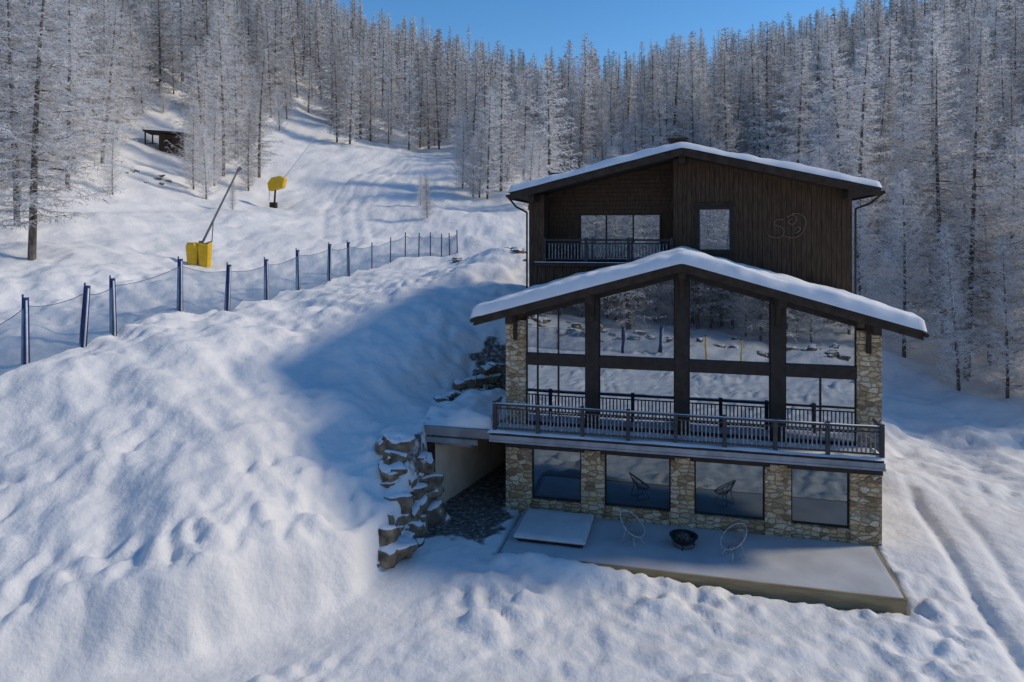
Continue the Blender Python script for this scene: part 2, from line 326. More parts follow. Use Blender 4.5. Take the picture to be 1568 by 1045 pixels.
# ------------------------------------------------------------------ chalet
def place_house(name): return empty(name,(P0[0],P0[1],0),-ANG)
chalet=place_house('timber_and_stone_chalet')
AP=6.87
def zr(u): return 9.75-.28*abs(u-AP)
def zr2(u): return 14.45-.24*abs(u-AP)
def snow_cap(name,u0,u1,v0,v1,zf,th,seed,parent,r=.22,st=.09,amp=.25,mat='snow'):
    nu=max(4,int((u1-u0)/st)); nv=max(4,int((v1-v0)/st))
    u=np.linspace(u0,u1,nu+1); v=np.linspace(v0,v1,nv+1); U,Vq=np.meshgrid(u,v)
    d=np.minimum(np.minimum(U-u0,u1-U),np.minimum(Vq-v0,v1-Vq))
    q=np.clip(d/r,0,1); prof=np.sqrt(np.clip(1-(1-q)**2,0,1))
    nz=1+amp*fbm(U*.5,Vq*.5,seed,3)
    Zt=zf(U)+.005+th*(0.25*(d>1e-6)+.75*prof)*nz+0.03*perlin(U*2,Vq*2,seed+9)*prof*min(1,th/.2)
    U2=U+np.where(U-u0<.3,-1,0)*(0.05+.06*perlin(Vq*1.2,U*0+3,seed))*(d<.3)+np.where(u1-U<.3,1,0)*(0.05+.06*perlin(Vq*1.2,U*0+9,seed))*(d<.3)
    V2=Vq-np.where(Vq-v0<.3,1,0)*(0.03+.05*perlin(U*1.1,Vq*0+5,seed))*(d<.3)
    ve=[tuple(t) for t in np.stack([U2.ravel(),V2.ravel(),Zt.ravel()],1)]
    w=nu+1; fs=[(j*w+i,j*w+i+1,(j+1)*w+i+1,(j+1)*w+i) for j in range(nv) for i in range(nu)]
    mb=MB(); mb.v=ve; mb.f=fs; mb.m=[0]*len(fs)
    return mb.obj(name,[M[mat]],parent,smooth=True)
zrA=lambda u: 9.75-.28*np.sqrt((u-AP)**2+.01)+.28
zr2A=lambda u: 14.45-.24*np.sqrt((u-AP)**2+.01)+.26

b=MB()
b.prism([(0.01,-.6),(13.74,-.6),(13.74,zr(13.74)-.005),(AP,zr(AP)-.005),(0.01,zr(.01)-.005)],.3,13.5,0)
b.obj('lower_walls',[M['stone']],chalet)
b=MB()
b.prism([(6.5,7.2),(13.75,7.2),(13.75,zr2(13.75)-.005),(AP,zr2(AP)-.005),(6.5,zr2(6.5)-.005)],4.33,13.6,0)
b.prism([(0,7.2),(6.499,7.2),(6.499,zr2(6.499)-.005),(0,zr2(0)-.005)],5.5,13.6,0)
b.prism([(0,7.2),(6.499,7.2),(6.499,9.6),(0,9.6)],4.33,5.499,0)
b.obj('upper_walls',[M['wood']],chalet)
b=MB(); u=6.52; i=0
while u<13.7:
    w=min(.195,13.75-u); dd=.0 if i%2 else .022
    b.prism([(u,7.3),(u+w-.012,7.3),(u+w-.012,zr2(u+w)-.01),(u,zr2(u)-.01)] if u>AP else [(u,7.3),(u+w-.012,7.3),(u+w-.012,zr2(u+w-.01)-.03),(u,zr2(u)-.01)],4.27+dd,4.329,0); u+=w; i+=1
u=0
while u<6.48:
    w=min(.195,6.5-u); b.box(u,u+w-.012,4.27+(.022 if i%2 else 0),4.329,7.3,9.6); i+=1; u+=w
for k in range(3): b.box(k*.24,k*.24+.228,4.27+(.02 if k%2 else 0),5.499,9.601,zr2(k*.24)-.02)
z=9.8
while z<13.9:
    b.box(.73,6.49,5.45,5.499,z,min(z+.185,14)); z+=.2
b.obj('cladding_boards',[M['wood']],chalet)
b=MB()
for (a,c) in ((0,1.06),(3.04,3.96),(6.46,7.33),(9.84,10.74),(12.71,13.75)):
    b.box(a,c,-.06,.299,-.6,2.5)
for (a,c) in ((1.06,3.04),(3.96,6.46),(7.33,9.84),(10.74,12.71)):
    b.box(a,c,0.02,.299,-.6,.42)
b.box(0,.82,-.05,.299,3.46,7.6); b.box(12.94,13.75,-.05,.299,3.46,7.6)
b.obj('stone_piers',[M['stone']],chalet,bevel=.02)
b=MB()
for (a,c) in ((1.06,3.04),(3.96,6.46),(7.33,9.84),(10.74,12.71)): b.box(a+.001,c-.001,-.03,.15,.421,.47)
for (a,c) in ((3.0,4.0),(6.42,7.37),(9.8,10.78)): b.box(a+.2,c-.2,-.16,-.061,2.25,2.62)
b.obj('window_sills',[M['stone']],chalet)
b=MB()
b.box(-.02,13.77,-.1,.298,2.501,3.06)
def frame(x0,x1,z0,z1,y=.1,t=.06,d=.08):
    b.box(x0,x0+t,y,y+d,z0,z1); b.box(x1-t,x1,y,y+d,z0,z1); b.box(x0+t,x1-t,y,y+d,z0,z0+t); b.box(x0+t,x1-t,y,y+d,z1-t,z1)
for (a,c) in ((1.06,3.04),(3.96,6.46),(7.33,9.84),(10.74,12.71)): frame(a,c,.471,2.5)
for uc in (3.48,6.87,10.29): b.box(uc-.25,uc+.25,-.06,.298,3.46,zr(uc+.25)-.02)
edges=[.82,3.23,3.73,6.62,7.12,10.04,10.54,12.94]
for i in range(0,8,2):
    a,c=edges[i],edges[i+1]
    b.box(a,c,-.02,.2,5.86,6.29)
    frame(a,c,3.5,5.859,.08,.05)
    def top(uu): return zr(uu)-.34
    b.prism([(a,top(a)),(c,top(c)),(c,zr(c)-.01),(a,zr(a)-.01)],-.02,.25)
    b.box(a,a+.05,.08,.16,6.291,top(a)); b.box(c-.05,c,.08,.16,6.291,top(c))
for um in (1.28,2.12): b.box(um-.035,um+.035,.07,.17,3.55,5.8); b.box(um-.03,um+.03,.07,.17,6.29,zr(um)-.35)
for um in (11.75,): b.box(um-.035,um+.035,.07,.17,3.55,5.8)
b.box(.82,12.94,.0,.2,3.46,3.499)
b.obj('glazing_frames',[M['frame']],chalet,bevel=.008)
b=MB()
def pane(poly,y):
    n0=len(b.v); t1=random.uniform(-.004,.004); t2=random.uniform(-.004,.004); cx=sum(p[0] for p in poly)/len(poly); cz=sum(p[1] for p in poly)/len(poly)
    b.v+=[(p[0],y+t1*(p[0]-cx)+t2*(p[1]-cz),p[1]) for p in poly]; b.f.append(tuple(range(n0,n0+len(poly)))); b.m.append(0)
for (a,c) in ((1.06,3.04),(3.96,6.46),(7.33,9.84),(10.74,12.71)): pane([(a,.45),(c,.45),(c,2.5),(a,2.5)],.14)
b.obj('lower_glass_panes',[M['glasslow']],chalet)
b=MB()
for i in range(0,8,2):
    a,c=edges[i],edges[i+1]
    sp=[a,1.28,2.12,c] if i==0 else ([a,11.75,c] if i==6 else [a,c])
    for k in range(len(sp)-1):
        p,q=sp[k],sp[k+1]; pane([(p,3.47),(q,3.47),(q,5.87),(p,5.87)],.12); pane([(p,6.28),(q,6.28),(q,zr(q)-.33),(p,zr(p)-.33)],.12)
b.obj('glass_panes',[M['glass']],chalet)
b=MB(); frame(7.55,8.96,10.3,12.2,4.2,.09,.06); frame(7.45,9.06,10.2,12.3,4.215,.1,.054)
frame(2.2,5.95,9.8,12.0,5.38,.07,.06); b.box(3.42,3.49,5.38,5.44,9.87,11.93); b.box(4.66,4.73,5.38,5.44,9.87,11.93)
b.obj('upper_window_frames',[M['frame']],chalet)
b=MB(); pane([(7.55,10.3),(8.96,10.3),(8.96,12.2),(7.55,12.2)],4.235)
for (p,q) in ((2.2,3.45),(3.45,4.7),(4.7,5.95)): pane([(p,9.8),(q,9.8),(q,12),(p,12)],5.42)
b.obj('upper_glass',[M['curtain']],chalet)
b=MB(); b.box(7.4,9.11,4.17,4.262,12.31,12.4); b.box(7.4,9.11,4.17,4.262,10.12,10.19); b.obj('window_trim',[M['beam']],chalet)
def chev(mb,zf,t,u0,u1,v0,v1):
    for (p,q) in ((u0,AP),(AP,u1)):
        mb.prism([(p,zf(p)),(q,zf(q)),(q,zf(q)+t),(p,zf(p)+t)],v0,v1)
b=MB(); chev(b,zr,.22,-.88,14.62,-1.35,4.26); chev(b,lambda u:zr(u)-.06,.335,-.9,14.64,-1.42,-1.351)
chev(b,zr2,.2,-.6,14.5,3.15,14.6); chev(b,lambda u:zr2(u)-.07,.33,-.62,14.52,3.08,3.149)
for (u0,zf,v0,v1) in ((-.9,zr,-1.42,4.2),(14.56,zr,-1.42,4.2),(-.62,zr2,3.08,14.6),(14.45,zr2,3.08,14.6)):
    b.box(u0-.05,u0+.08,v0+.01,v1,zf(u0)-.05,zf(u0)+.19)
b.obj('roof_boards',[M['beam']],chalet)
b=MB()
for uc in (.41,3.48,6.87,10.29,13.3):
    zt=zr(abs(uc-AP)+AP+.14)-.005; b.box(uc-.13,uc+.13,-1.25,-.07,zt-.3,zt)
    b.prism([(uc-.08,zt-1.1),(uc+.08,zt-1.1),(uc+.08,zt-.32),(uc-.08,zt-.32)],-.16,-.07)
for uc in (.3,6.87,13.5):
    zt=zr2(abs(uc-AP)+AP+.14)-.005; b.box(uc-.13,uc+.13,3.25,4.26,zt-.32,zt)
for (u0,zz,v0,v1) in ((-1.02,zr(-.9)+.12,-1.4,4.3),(14.74,zr(14.7)+.12,-1.4,4.3),(-.74,zr2(-.6)+.1,3.1,14.5),(14.62,zr2(14.6)+.1,3.1,14.5)):
    b.cyl((u0,v0,zz),(u0,v1,zz),.075,.075,10)
b.path([(-.74,3.3,zr2(-.6)+.05),(-.5,3.8,zr2(-.6)-.35),(-.08,4.2,zr2(-.6)-.6),(-.08,4.2,8.2)],.045,8)
b.path([(14.62,3.3,zr2(14.6)+.05),(14.3,3.8,zr2(14.6)-.3),(13.85,4.2,zr2(14.6)-.5),(13.85,4.2,8.2)],.045,8)
b.obj('purlins_and_gutters',[M['beam']],chalet)
snow_cap('roof_snow_lower',-.98,14.72,-1.46,4.24,lambda u:zrA(u)-.03,.46,101,chalet,r=.34)
snow_cap('roof_snow_upper',-.66,14.56,3.04,14.62,zr2A,.31,131,chalet,r=.24,st=.12)
b=MB(); b.box(6.3,7.1,8.5,9.3,14.2,15.75); b.box(6.2,7.2,8.4,9.4,15.76,15.86); b.obj('chimney',[M['beam']],chalet)
def railing(name,pts_u,v,z0,z1,parent,sides=()):
    r=MB(); bl=MB()
    ua,ub=pts_u[0],pts_u[-1]
    r.box(ua-.05,ub+.05,v-.05,v+.05,z1-.08,z1)
    r.box(ua,ub,v-.03,v+.03,z0+.10,z0+.155)
    r.box(ua,ub,v-.028,v+.028,z1-.22,z1-.18)
    for p in pts_u: r.box(p-.07,p+.07,v-.065,v+.065,z0,z1+.07)
    for i in range(len(pts_u)-1):
        a,c=pts_u[i]+.07,pts_u[i+1]-.07; k=max(2,int((c-a)/.14))
        for j in range(1,k):
            q=a+(c-a)*j/k; bl.box(q-.024,q+.024,v-.022,v+.022,z0+.156,z1-.221)
    for (us,va,vb) in sides:
        r.box(us-.04,us+.04,va,vb,z1-.07,z1-.002); r.box(us-.02,us+.02,va,vb,z0+.10,z0+.15)
        k=int((vb-va)/.14)
        for j in range(1,k): q=va+(vb-va)*j/k; bl.box(us-.022,us+.022,q-.022,q+.022,z0+.152,z1-.072)
    r.obj(name+'_rail',[M['rail']],parent); bl.obj(name+'_balusters',[M['baluster']],parent)
b=MB(); b.box(-.3,13.5,-1.25,-.101,3.12,3.4,0); b.box(-.33,13.53,-1.29,-1.251,3.07,3.30,1); b.box(-.34,13.54,-1.32,-1.291,3.05,3.12,1)
b.obj('balcony_slab',[M['beam'],M['fascia']],chalet)
snow_cap('balcony_snow',-.34,13.54,-1.32,-.03,lambda u:u*0+3.40,.07,151,chalet,r=.06,st=.1,amp=.5)
pu=[-.15+i*(13.6/8) for i in range(9)]
railing('balcony',pu,-1.18,3.44,4.52,chalet,sides=((-.15,-1.1,-.1),(13.45,-1.1,-.1)))
snow_cap('rail_snow',-.2,13.5,-1.235,-1.13,lambda u:u*0+4.52,.02,155,chalet,r=.03,st=.05,amp=.6)
b=MB(); b.box(.3,6.49,4.12,5.45,9.602,9.74,0); b.box(.3,6.49,4.06,4.119,9.60,9.76,0); b.box(.3,6.49,4.04,4.12,9.761,9.79,1); b.obj('upper_balcony_floor',[M['beam'],M['white']],chalet)
railing('upper_balcony',[.75,2.66,4.57,6.44],4.2,9.79,10.82,chalet)
cu=bpy.data.curves.new('wall_emblem','CURVE'); cu.dimensions='3D'; cu.bevel_depth=.022; cu.bevel_resolution=2
def addc(pts):
    sp=cu.splines.new('NURBS'); sp.points.add(len(pts)-1)
    for q,(x,z) in zip(sp.points,pts): q.co=(11.25+x,4.235,11.3+z,1)
    sp.use_endpoint_u=True; sp.order_u=3
addc([(-.15,.35),(-.45,.42),(-.62,.15),(-.3,.1),(-.12,-.15),(-.30,-.42),(-.75,-.38),(-.85,-.2)])
addc([(.15,.62),(.5,.65),(.72,.35),(.66,-.05),(.4,-.38),(.0,-.42),(-.2,-.3)])
addc([(-.05,.45),(.15,.62),(.35,.45),(.28,.2),(.05,.15),(-.02,.35),(.15,.4)])
addc([(.25,-.05),(.45,.1),(.5,-.1),(.3,-.2)])
cu.materials.append(M['copper']); o=bpy.data.objects.new('wall_emblem',cu); COL.objects.link(o); o.parent=chalet
b=MB(); b.box(-3.4,-.02,-.9,6.6,3.0,3.36); b.box(-3.2,-.9,-1.0,-.901,2.75,2.95); b.obj('side_terrace_slab',[M['slab']],chalet,bevel=.02)
snow_cap('side_terrace_snow',-3.6,-.35,-.75,6.6,lambda u:u*0+3.36,.34,161,chalet,r=.5,st=.1,amp=1.1)
b=MB(); b.box(-3.0,-.02,6.0,6.2,-.2,2.99); b.obj('garage_door',[M['slab']],chalet)
b=MB(); b.path([(-2.9,-.75,2.9),(-1.2,-.75,2.9)],.05,8); b.box(-2.9,-1.2,-.85,-.6,2.62,2.74); b.obj('awning_box',[M['steel']],chalet)

rw=place_house('concrete_retaining_wall')
b=MB(); b.v=[]
pA=(-2.75,-.75); pB=(-1.35,5.95)
def slabwall(p,q,t,z0,z1,m=0):
    n0=len(b.v); dx,dy=q[0]-p[0],q[1]-p[1]; l=math.hypot(dx,dy); nx_,ny_=-dy/l*t,dx/l*t
    P=[p,q,(q[0]+nx_,q[1]+ny_),(p[0]+nx_,p[1]+ny_)]
    b.v+=[(a,c,z0) for a,c in P]+[(a,c,z1) for a,c in P]
    for qd in ((0,3,2,1),(4,5,6,7),(0,1,5,4),(1,2,6,5),(2,3,7,6),(3,0,4,7)): b.f.append(tuple(n0+i for i in qd)); b.m.append(m)
slabwall(pA,pB,.3,-.3,2.999)
b.obj('wall_panel',[M['concrete']],rw)
b=MB(); b.box(-3.06,-2.74,-.87,-.76,-.3,2.7); b.obj('steel_post',[M['beam']],rw)

# ------------------------------------------------------------------ deck + furniture
deck=place_house('terrace_deck')
b=MB(); u=.75
while u<13.4:
    w=min(.6,13.42-u); b.box(u,u+w-.006,-3.72,-.07,-.06,0.0+random.uniform(-.002,.002)); u+=w
b.obj('deck_boards',[M['deck']],deck)
b=MB(); b.box(.7,13.47,-3.79,-3.721,-.2,.012,0); b.box(13.421,13.49,-3.72,-.08,-.2,.012,0); b.box(.72,13.44,-3.77,-3.70,-.75,-.201,0); b.box(13.38,13.46,-3.7,-.1,-.75,-.201,0)
b.obj('deck_edge_beams',[M['deckwood']],deck)
snow_cap('deck_frost_layer',.8,13.40,-3.70,-.10,lambda u:u*0-.008,.022,171,deck,r=.3,st=.12,amp=.8,mat='deck')

tub=empty('hot_tub',(*loc2w(2.3,-1.65),0),-ANG)
b=MB(); b.box(-1.2,1.2,-1.15,1.15,-.1,.16); b.obj('tub_body',[M['beam']],tub,bevel=.12)
b=MB(); b.box(-1.3,1.3,-1.27,-.005,.161,.27); b.box(-1.3,1.3,.005,1.27,.161,.27); o=b.obj('tub_cover',[M['tub']],tub,bevel=.06); o.modifiers[0].segments=4
snow_cap('tub_snow',-1.2,1.2,-1.17,1.17,lambda u:u*0+.262,.05,181,tub,r=.3,st=.06,amp=.3,mat='tub')

def chair(name,loc,rz):
    e=empty(name,loc,rz); b=MB(); n_=40; ring=[]
    tilt=math.radians(38)
    for i in range(n_):
        t=2*math.pi*i/n_; x=.42*math.cos(t)*(1-.10*math.sin(t)); l=.54*math.sin(t)
        ring.append(Vector((x,.06+l*math.cos(tilt),.74+l*math.sin(tilt))))
    b.path([tuple(p) for p in ring],.02,6,1,True)
    c=Vector((0,-.02,.36)); low=[]
    for i in range(n_):
        t=2*math.pi*i/n_; low.append(c+Vector((.13*math.cos(t),.13*math.sin(t),.02*math.sin(t))))
    b.path([tuple(p) for p in low],.012,5,0,True)
    for i in range(n_):
        p=ring[i];q=low[i]; m_=(p+q)/2+Vector((0,.0,-.05)); b.cyl(tuple(p),tuple(m_),.0045,.0045,4,0); b.cyl(tuple(m_),tuple(q),.0045,.0045,4,0)
    ft=[(-.27,-.28,0.012),(.27,-.28,0.012),(.24,.30,0.012),(-.24,.30,0.012)]
    up=[(-.13,-.10,.40),(.13,-.10,.40),(.15,.22,.56),(-.15,.22,.56)]
    for f,g in zip(ft,up): b.path([f,g],.016,6,1)
    b.path([ft[0],ft[3]],.014,6,1); b.path([ft[1],ft[2]],.014,6,1); b.path([up[0],up[1]],.012,6,0); b.path([up[2],up[3]],.012,6,0)
    b.path([up[0],tuple(ring[26])],.012,6,0); b.path([up[1],tuple(ring[34])],.012,6,0); b.path([up[2],tuple(ring[6])],.012,6,0); b.path([up[3],tuple(ring[14])],.012,6,0)
    b.obj('wire_seat_and_legs',[M['steel'],M['chair']],e,smooth=True); return e
chair('acapulco_wire_chair',(*loc2w(5.2,-2.1),.02),-ANG+math.radians(55))
chair('acapulco_wire_chair',(*loc2w(8.55,-2.3),.02),-ANG-math.radians(50))
fp=empty('fire_pit',(*loc2w(6.93,-1.75),.02),-ANG)
b=MB(); prof=[(.16,.10),(.30,.13),(.42,.24),(.47,.36),(.50,.36),(.50,.38),(.45,.38),(.39,.25),(.27,.17),(0.0,.15)]
ns=32
for (r,z) in prof:
    for i in range(ns): b.v.append((r*math.cos(2*math.pi*i/ns),r*math.sin(2*math.pi*i/ns),z))
for j in range(len(prof)-1):
    for i in range(ns):
        k=(i+1)%ns; b.f.append((j*ns+i,j*ns+k,(j+1)*ns+k,(j+1)*ns+i)); b.m.append(0)
for i in range(3):
    t=2*math.pi*i/3+.4; b.cyl((.3*math.cos(t),.3*math.sin(t),.16),(.42*math.cos(t),.42*math.sin(t),0),.02,.02,6)
b.path([(.36*math.cos(2*math.pi*i/24),.36*math.sin(2*math.pi*i/24),.05) for i in range(24)],.012,5,0,True)
b.obj('fire_bowl',[M['black']],fp,smooth=True)
b=MB()
for i in range(7):
    t=i*.9; b.cyl((.3*math.cos(t),.3*math.sin(t),.26),(-.2*math.cos(t+.5),-.2*math.sin(t+.5),.36),.05,.045,8)
b.obj('charred_logs',[M['bark']],fp)

# ------------------------------------------------------------------ boulders
def boulder_mesh(mb,c,s,seed):
    import bmesh
    bm=bmesh.new(); bmesh.ops.create_icosphere(bm,subdivisions=3,radius=1)
    o=Vector((seed*3.1,seed*1.7,seed*.9)); b0=len(mb.v)
    R=Matrix.Rotation(seed*1.3,3,'Z')@Matrix.Rotation(.4*math.sin(seed),3,'X')
    for v in bm.verts:
        p=v.co.copy()
        q=Vector([math.copysign(abs(t)**.6,t) for t in p])
        k=.72+.45*mnoise.noise(p*.9+o)+.15*mnoise.noise(p*2.3+o)
        q=R@(q*k); mb.v.append((c[0]+q.x*s[0],c[1]+q.y*s[1],c[2]+q.z*s[2]))
    for f in bm.faces: mb.f.append(tuple(b0+v.index for v in f.verts)); mb.m.append(0)
    bm.free()
b=MB(); sd=1
line=[(-4.3,23.5),(-4.15,24.0),(-3.95,24.5),(-3.8,25.05),(-3.65,25.6),(-3.5,26.1),(-3.25,26.5)]
for k,(x,y) in enumerate(line):
    top=[.6,1.2,1.7,2.3,2.7,2.9,2.9][k]; z=.0
    while z<top:
        s=random.uniform(.55,.95); boulder_mesh(b,(x+random.uniform(-.25,.12)-.26*z,y+random.uniform(-.2,.1)+.02*z,z+s*.2),(s,s*.85,s*.64),sd); sd+=1; z+=s*.62
for i in range(9):
    x=-4.9+random.random()*1.6; boulder_mesh(b,(x,22.7+(x+4.9)*.9+random.uniform(-.3,.3),random.uniform(-.08,.05)),(random.uniform(.1,.22),)*3,sd); sd+=1
b.obj('boulder_retaining_wall',[M['rock']],None,smooth=True)
b=MB()
for i in range(13):
    t=i/12; x=-3.25+2.6*t; y=30.7+2.8*t
    for z in (3.6,4.05,4.5):
        if z<3.7+1.1*t: boulder_mesh(b,(x+random.uniform(-.1,.1),y+random.uniform(-.1,.1)+.15*(z-3.7),z),(.36,.3,.3),sd); sd+=1
b.obj('stone_terrace_wall',[M['rock']],None,smooth=True)
b=MB()
for i in range(48):
    t=random.random(); x=-5.0+5.8*t+random.gauss(0,.25); y=60-15*t+random.gauss(0,.5); s=random.uniform(.15,.5); boulder_mesh(b,(x,y,hz(x,y)+s*.1),(s,s*.8,s*.6),sd); sd+=1
for i in range(9):
    x=random.uniform(-39,-35); y=random.uniform(66,72); s=random.uniform(.2,.5); boulder_mesh(b,(x,y,hz(x,y)),(s,s*.8,s*.6),sd); sd+=1
b.obj('hillside_rocks',[M['rock']],None,smooth=True)
b=MB()
for i in range(110):
    x=random.uniform(-40,20); y=-21+random.gauss(0,1.6)+x*.08; s=random.uniform(.25,.8); boulder_mesh(b,(x,y,hz(x,y)+.2*s),(s,s*.8,s*.7),sd); sd+=1
b.obj('opposite_bank_rocks',[M['rock']],None,smooth=True)

# ------------------------------------------------------------------ fences
def build_fence(posts,nbig,pre):
    fence=empty('ski_safety_net_fence')
    pm=MB(); tops=[]
    for i,(x,y) in enumerate(posts):
        z=hz(x,y); H=2.6 if i<nbig else 2.1; r=.125 if i<nbig else .05
        lx=random.uniform(-.035,.035)+(.10 if i==1 else 0); ly=random.uniform(-.02,.02)
        top=(x+lx*H,y+ly*H,z+H)
        pm.cyl((x,y,z-.3),top,r,r*.92,10,0)
        if i<nbig:
            pm.cyl((x+.10,y-.10,z-.2),(top[0]+.10,top[1]-.10,z+H*.96),.035,.035,6,1)
            pm.cyl((x-.17,y-.02,z-.2),(top[0]-.10,top[1]-.02,z+H*1.05),.035,.035,6,0)
        tops.append((x,y,z,top,H))
    for (x,y) in pre:
        z=hz(x,y); tops.insert(0,(x,y,z,(x,y,z+2.6),2.6)); pm.cyl((x,y,z-.3),(x,y,z+2.6),.11,.1,10,0)
    nm=MB()
    for i in range(len(tops)-1):
        a,c=tops[i],tops[i+1]; K=6
        for k in range(K):
            s0,s1=k/K,(k+1)/K
            def pt(s,f):
                x=a[0]*(1-s)+c[0]*s; y=a[1]*(1-s)+c[1]*s; H=(a[4]*(1-s)+c[4]*s)*.90-.18*math.sin(math.pi*s)
                zb=a[2]*(1-s)+c[2]*s
                return (x+.04*math.sin(9*s),y,zb-.08+f*H)
            n0=len(nm.v); nm.v+=[pt(s0,-.1),pt(s1,-.1),pt(s1,1),pt(s0,1)]; nm.f.append((n0,n0+1,n0+2,n0+3)); nm.m.append(0)
            pm.cyl(pt(s0,1),pt(s1,1),.014,.014,4,0,False)
    pm.obj('fence_posts',[M['navy'],M['white']],fence,smooth=True); nm.obj('fence_net',[M['net']],fence)
build_fence([(-19.2,27),(-18.4,29.3),(-18.0,30.9),(-16.6,34.2),(-15.5,37.2),(-14.7,41),(-14.05,45),(-13.1,49),(-12.4,52),(-11.3,55),(-10.2,57.2),(-9.2,58.8),(-8.2,60),(-7.3,61),(-6.4,61.8),(-5.7,62.3),(-5.0,62.5)],9,[(-20.6,24),(-22.5,19)])
build_fence([(-20,-8),(-14.7,-9.6),(-8.4,-12),(-5.1,-13.5)],4,[])
for (x,y) in ((-1.0,-13),(2.0,-14)):
    e=empty('yellow_marker_pole',(x,y,hz(x,y))); b=MB(); b.cyl((0,0,-.3),(0,0,2.3),.09,.09,12,0); b.cyl((0,0,2.3),(0,0,2.42),.10,.05,12,1); b.obj('pole',[M['yellow'],M['black']],e,smooth=True)

# ------------------------------------------------------------------ snow guns
def gun1(x,y):
    z=hz(x,y); e=empty('snow_lance_gun',(x,y,z)); b=MB()
    for (cx,w,rot) in ((-.42,.42,.25),(.42,.42,-.15)):
        ns=8; n0=len(b.v)
        for (zz,k) in ((-.2,.85),(0.5,.95),(1.35,1.1),(1.5,1.0)):
            for i in range(ns):
                t=2*math.pi*i/ns+rot; b.v.append((cx+w*k*math.copysign(abs(math.cos(t))**.6,math.cos(t)),.35*k*math.copysign(abs(math.sin(t))**.6,math.sin(t)),zz+.12*math.sin(t*2+cx*3)*(zz>1)))
        for j in range(3):
            for i in range(ns): k=(i+1)%ns; b.f.append((n0+j*ns+i,n0+j*ns+k,n0+(j+1)*ns+k,n0+(j+1)*ns+i)); b.m.append(0)
        b.f.append(tuple(n0+3*ns+i for i in range(ns))); b.m.append(0)
    b.obj('padding',[M['yellow']],e)
    b=MB(); b.cyl((.1,0,1.3),(2.7,0,6.6),.09,.06,8); b.cyl((2.7,0,6.6),(2.95,0,6.85),.13,.13,10); b.cyl((0,0,0),(.1,0,1.7),.12,.12,8); b.cyl((.9,0,1.6),(1.0,0,3.1),.04,.04,6); b.path([(.1,0,1.4),(.9,0,1.65)],.05)
    b.obj('lance',[M['steel']],e)
gun1(-22,48)
x,y=-25.8,75; z=hz(x,y); e=empty('snow_lance_gun',(x,y,z)); b=MB()
b.prism([(-.8,1.9),(.75,2.3),(1.0,3.3),(.5,3.6),(-.5,3.4),(-.95,2.8)],-.5,.5,0); b.obj('padding',[M['yellow']],e,bevel=.12)
b=MB(); b.cyl((-.35,0,-.3),(-.2,0,2.1),.13,.1,8,1); b.box(-.75,-.05,-.3,.3,-.2,.7,1); b.cyl((.7,0,3.3),(4.0,0,7.6),.05,.03,6,0); b.cyl((-.8,0,2.4),(-.9,0,.9),.04,.04,6,0); b.obj('mast_and_lance',[M['white'],M['beam']],e)
x,y=-42.5,84; z=hz(x,y)+.3; e=empty('wooden_shelter_hut',(x,y,z),.2); b=MB(); b.box(-.6,1.8,-1,1,-.8,1.7,0); b.prism([(-2.2,1.95),(2.4,1.75),(2.4,1.95),(-2.2,2.15)],-1.6,1.6,1)
for (px,py) in ((-2,-1.4),(2.2,-1.4),(-2,1.4)): b.cyl((px,py,-.8),(px,py,1.9),.1,.1,6,1)
b.box(.2,.9,-1.05,-1.001,.3,1.2,1); b.path([(-2,-1.45,.5),(-.6,-1.45,.5)],.06,6,1); b.obj('hut_body',[M['wood'],M['beam']],e); snow_cap('hut_snow',-2.3,2.5,-1.7,1.7,lambda u:2.15-(u+2.2)*.043,.4,201,e,r=.35,st=.15)

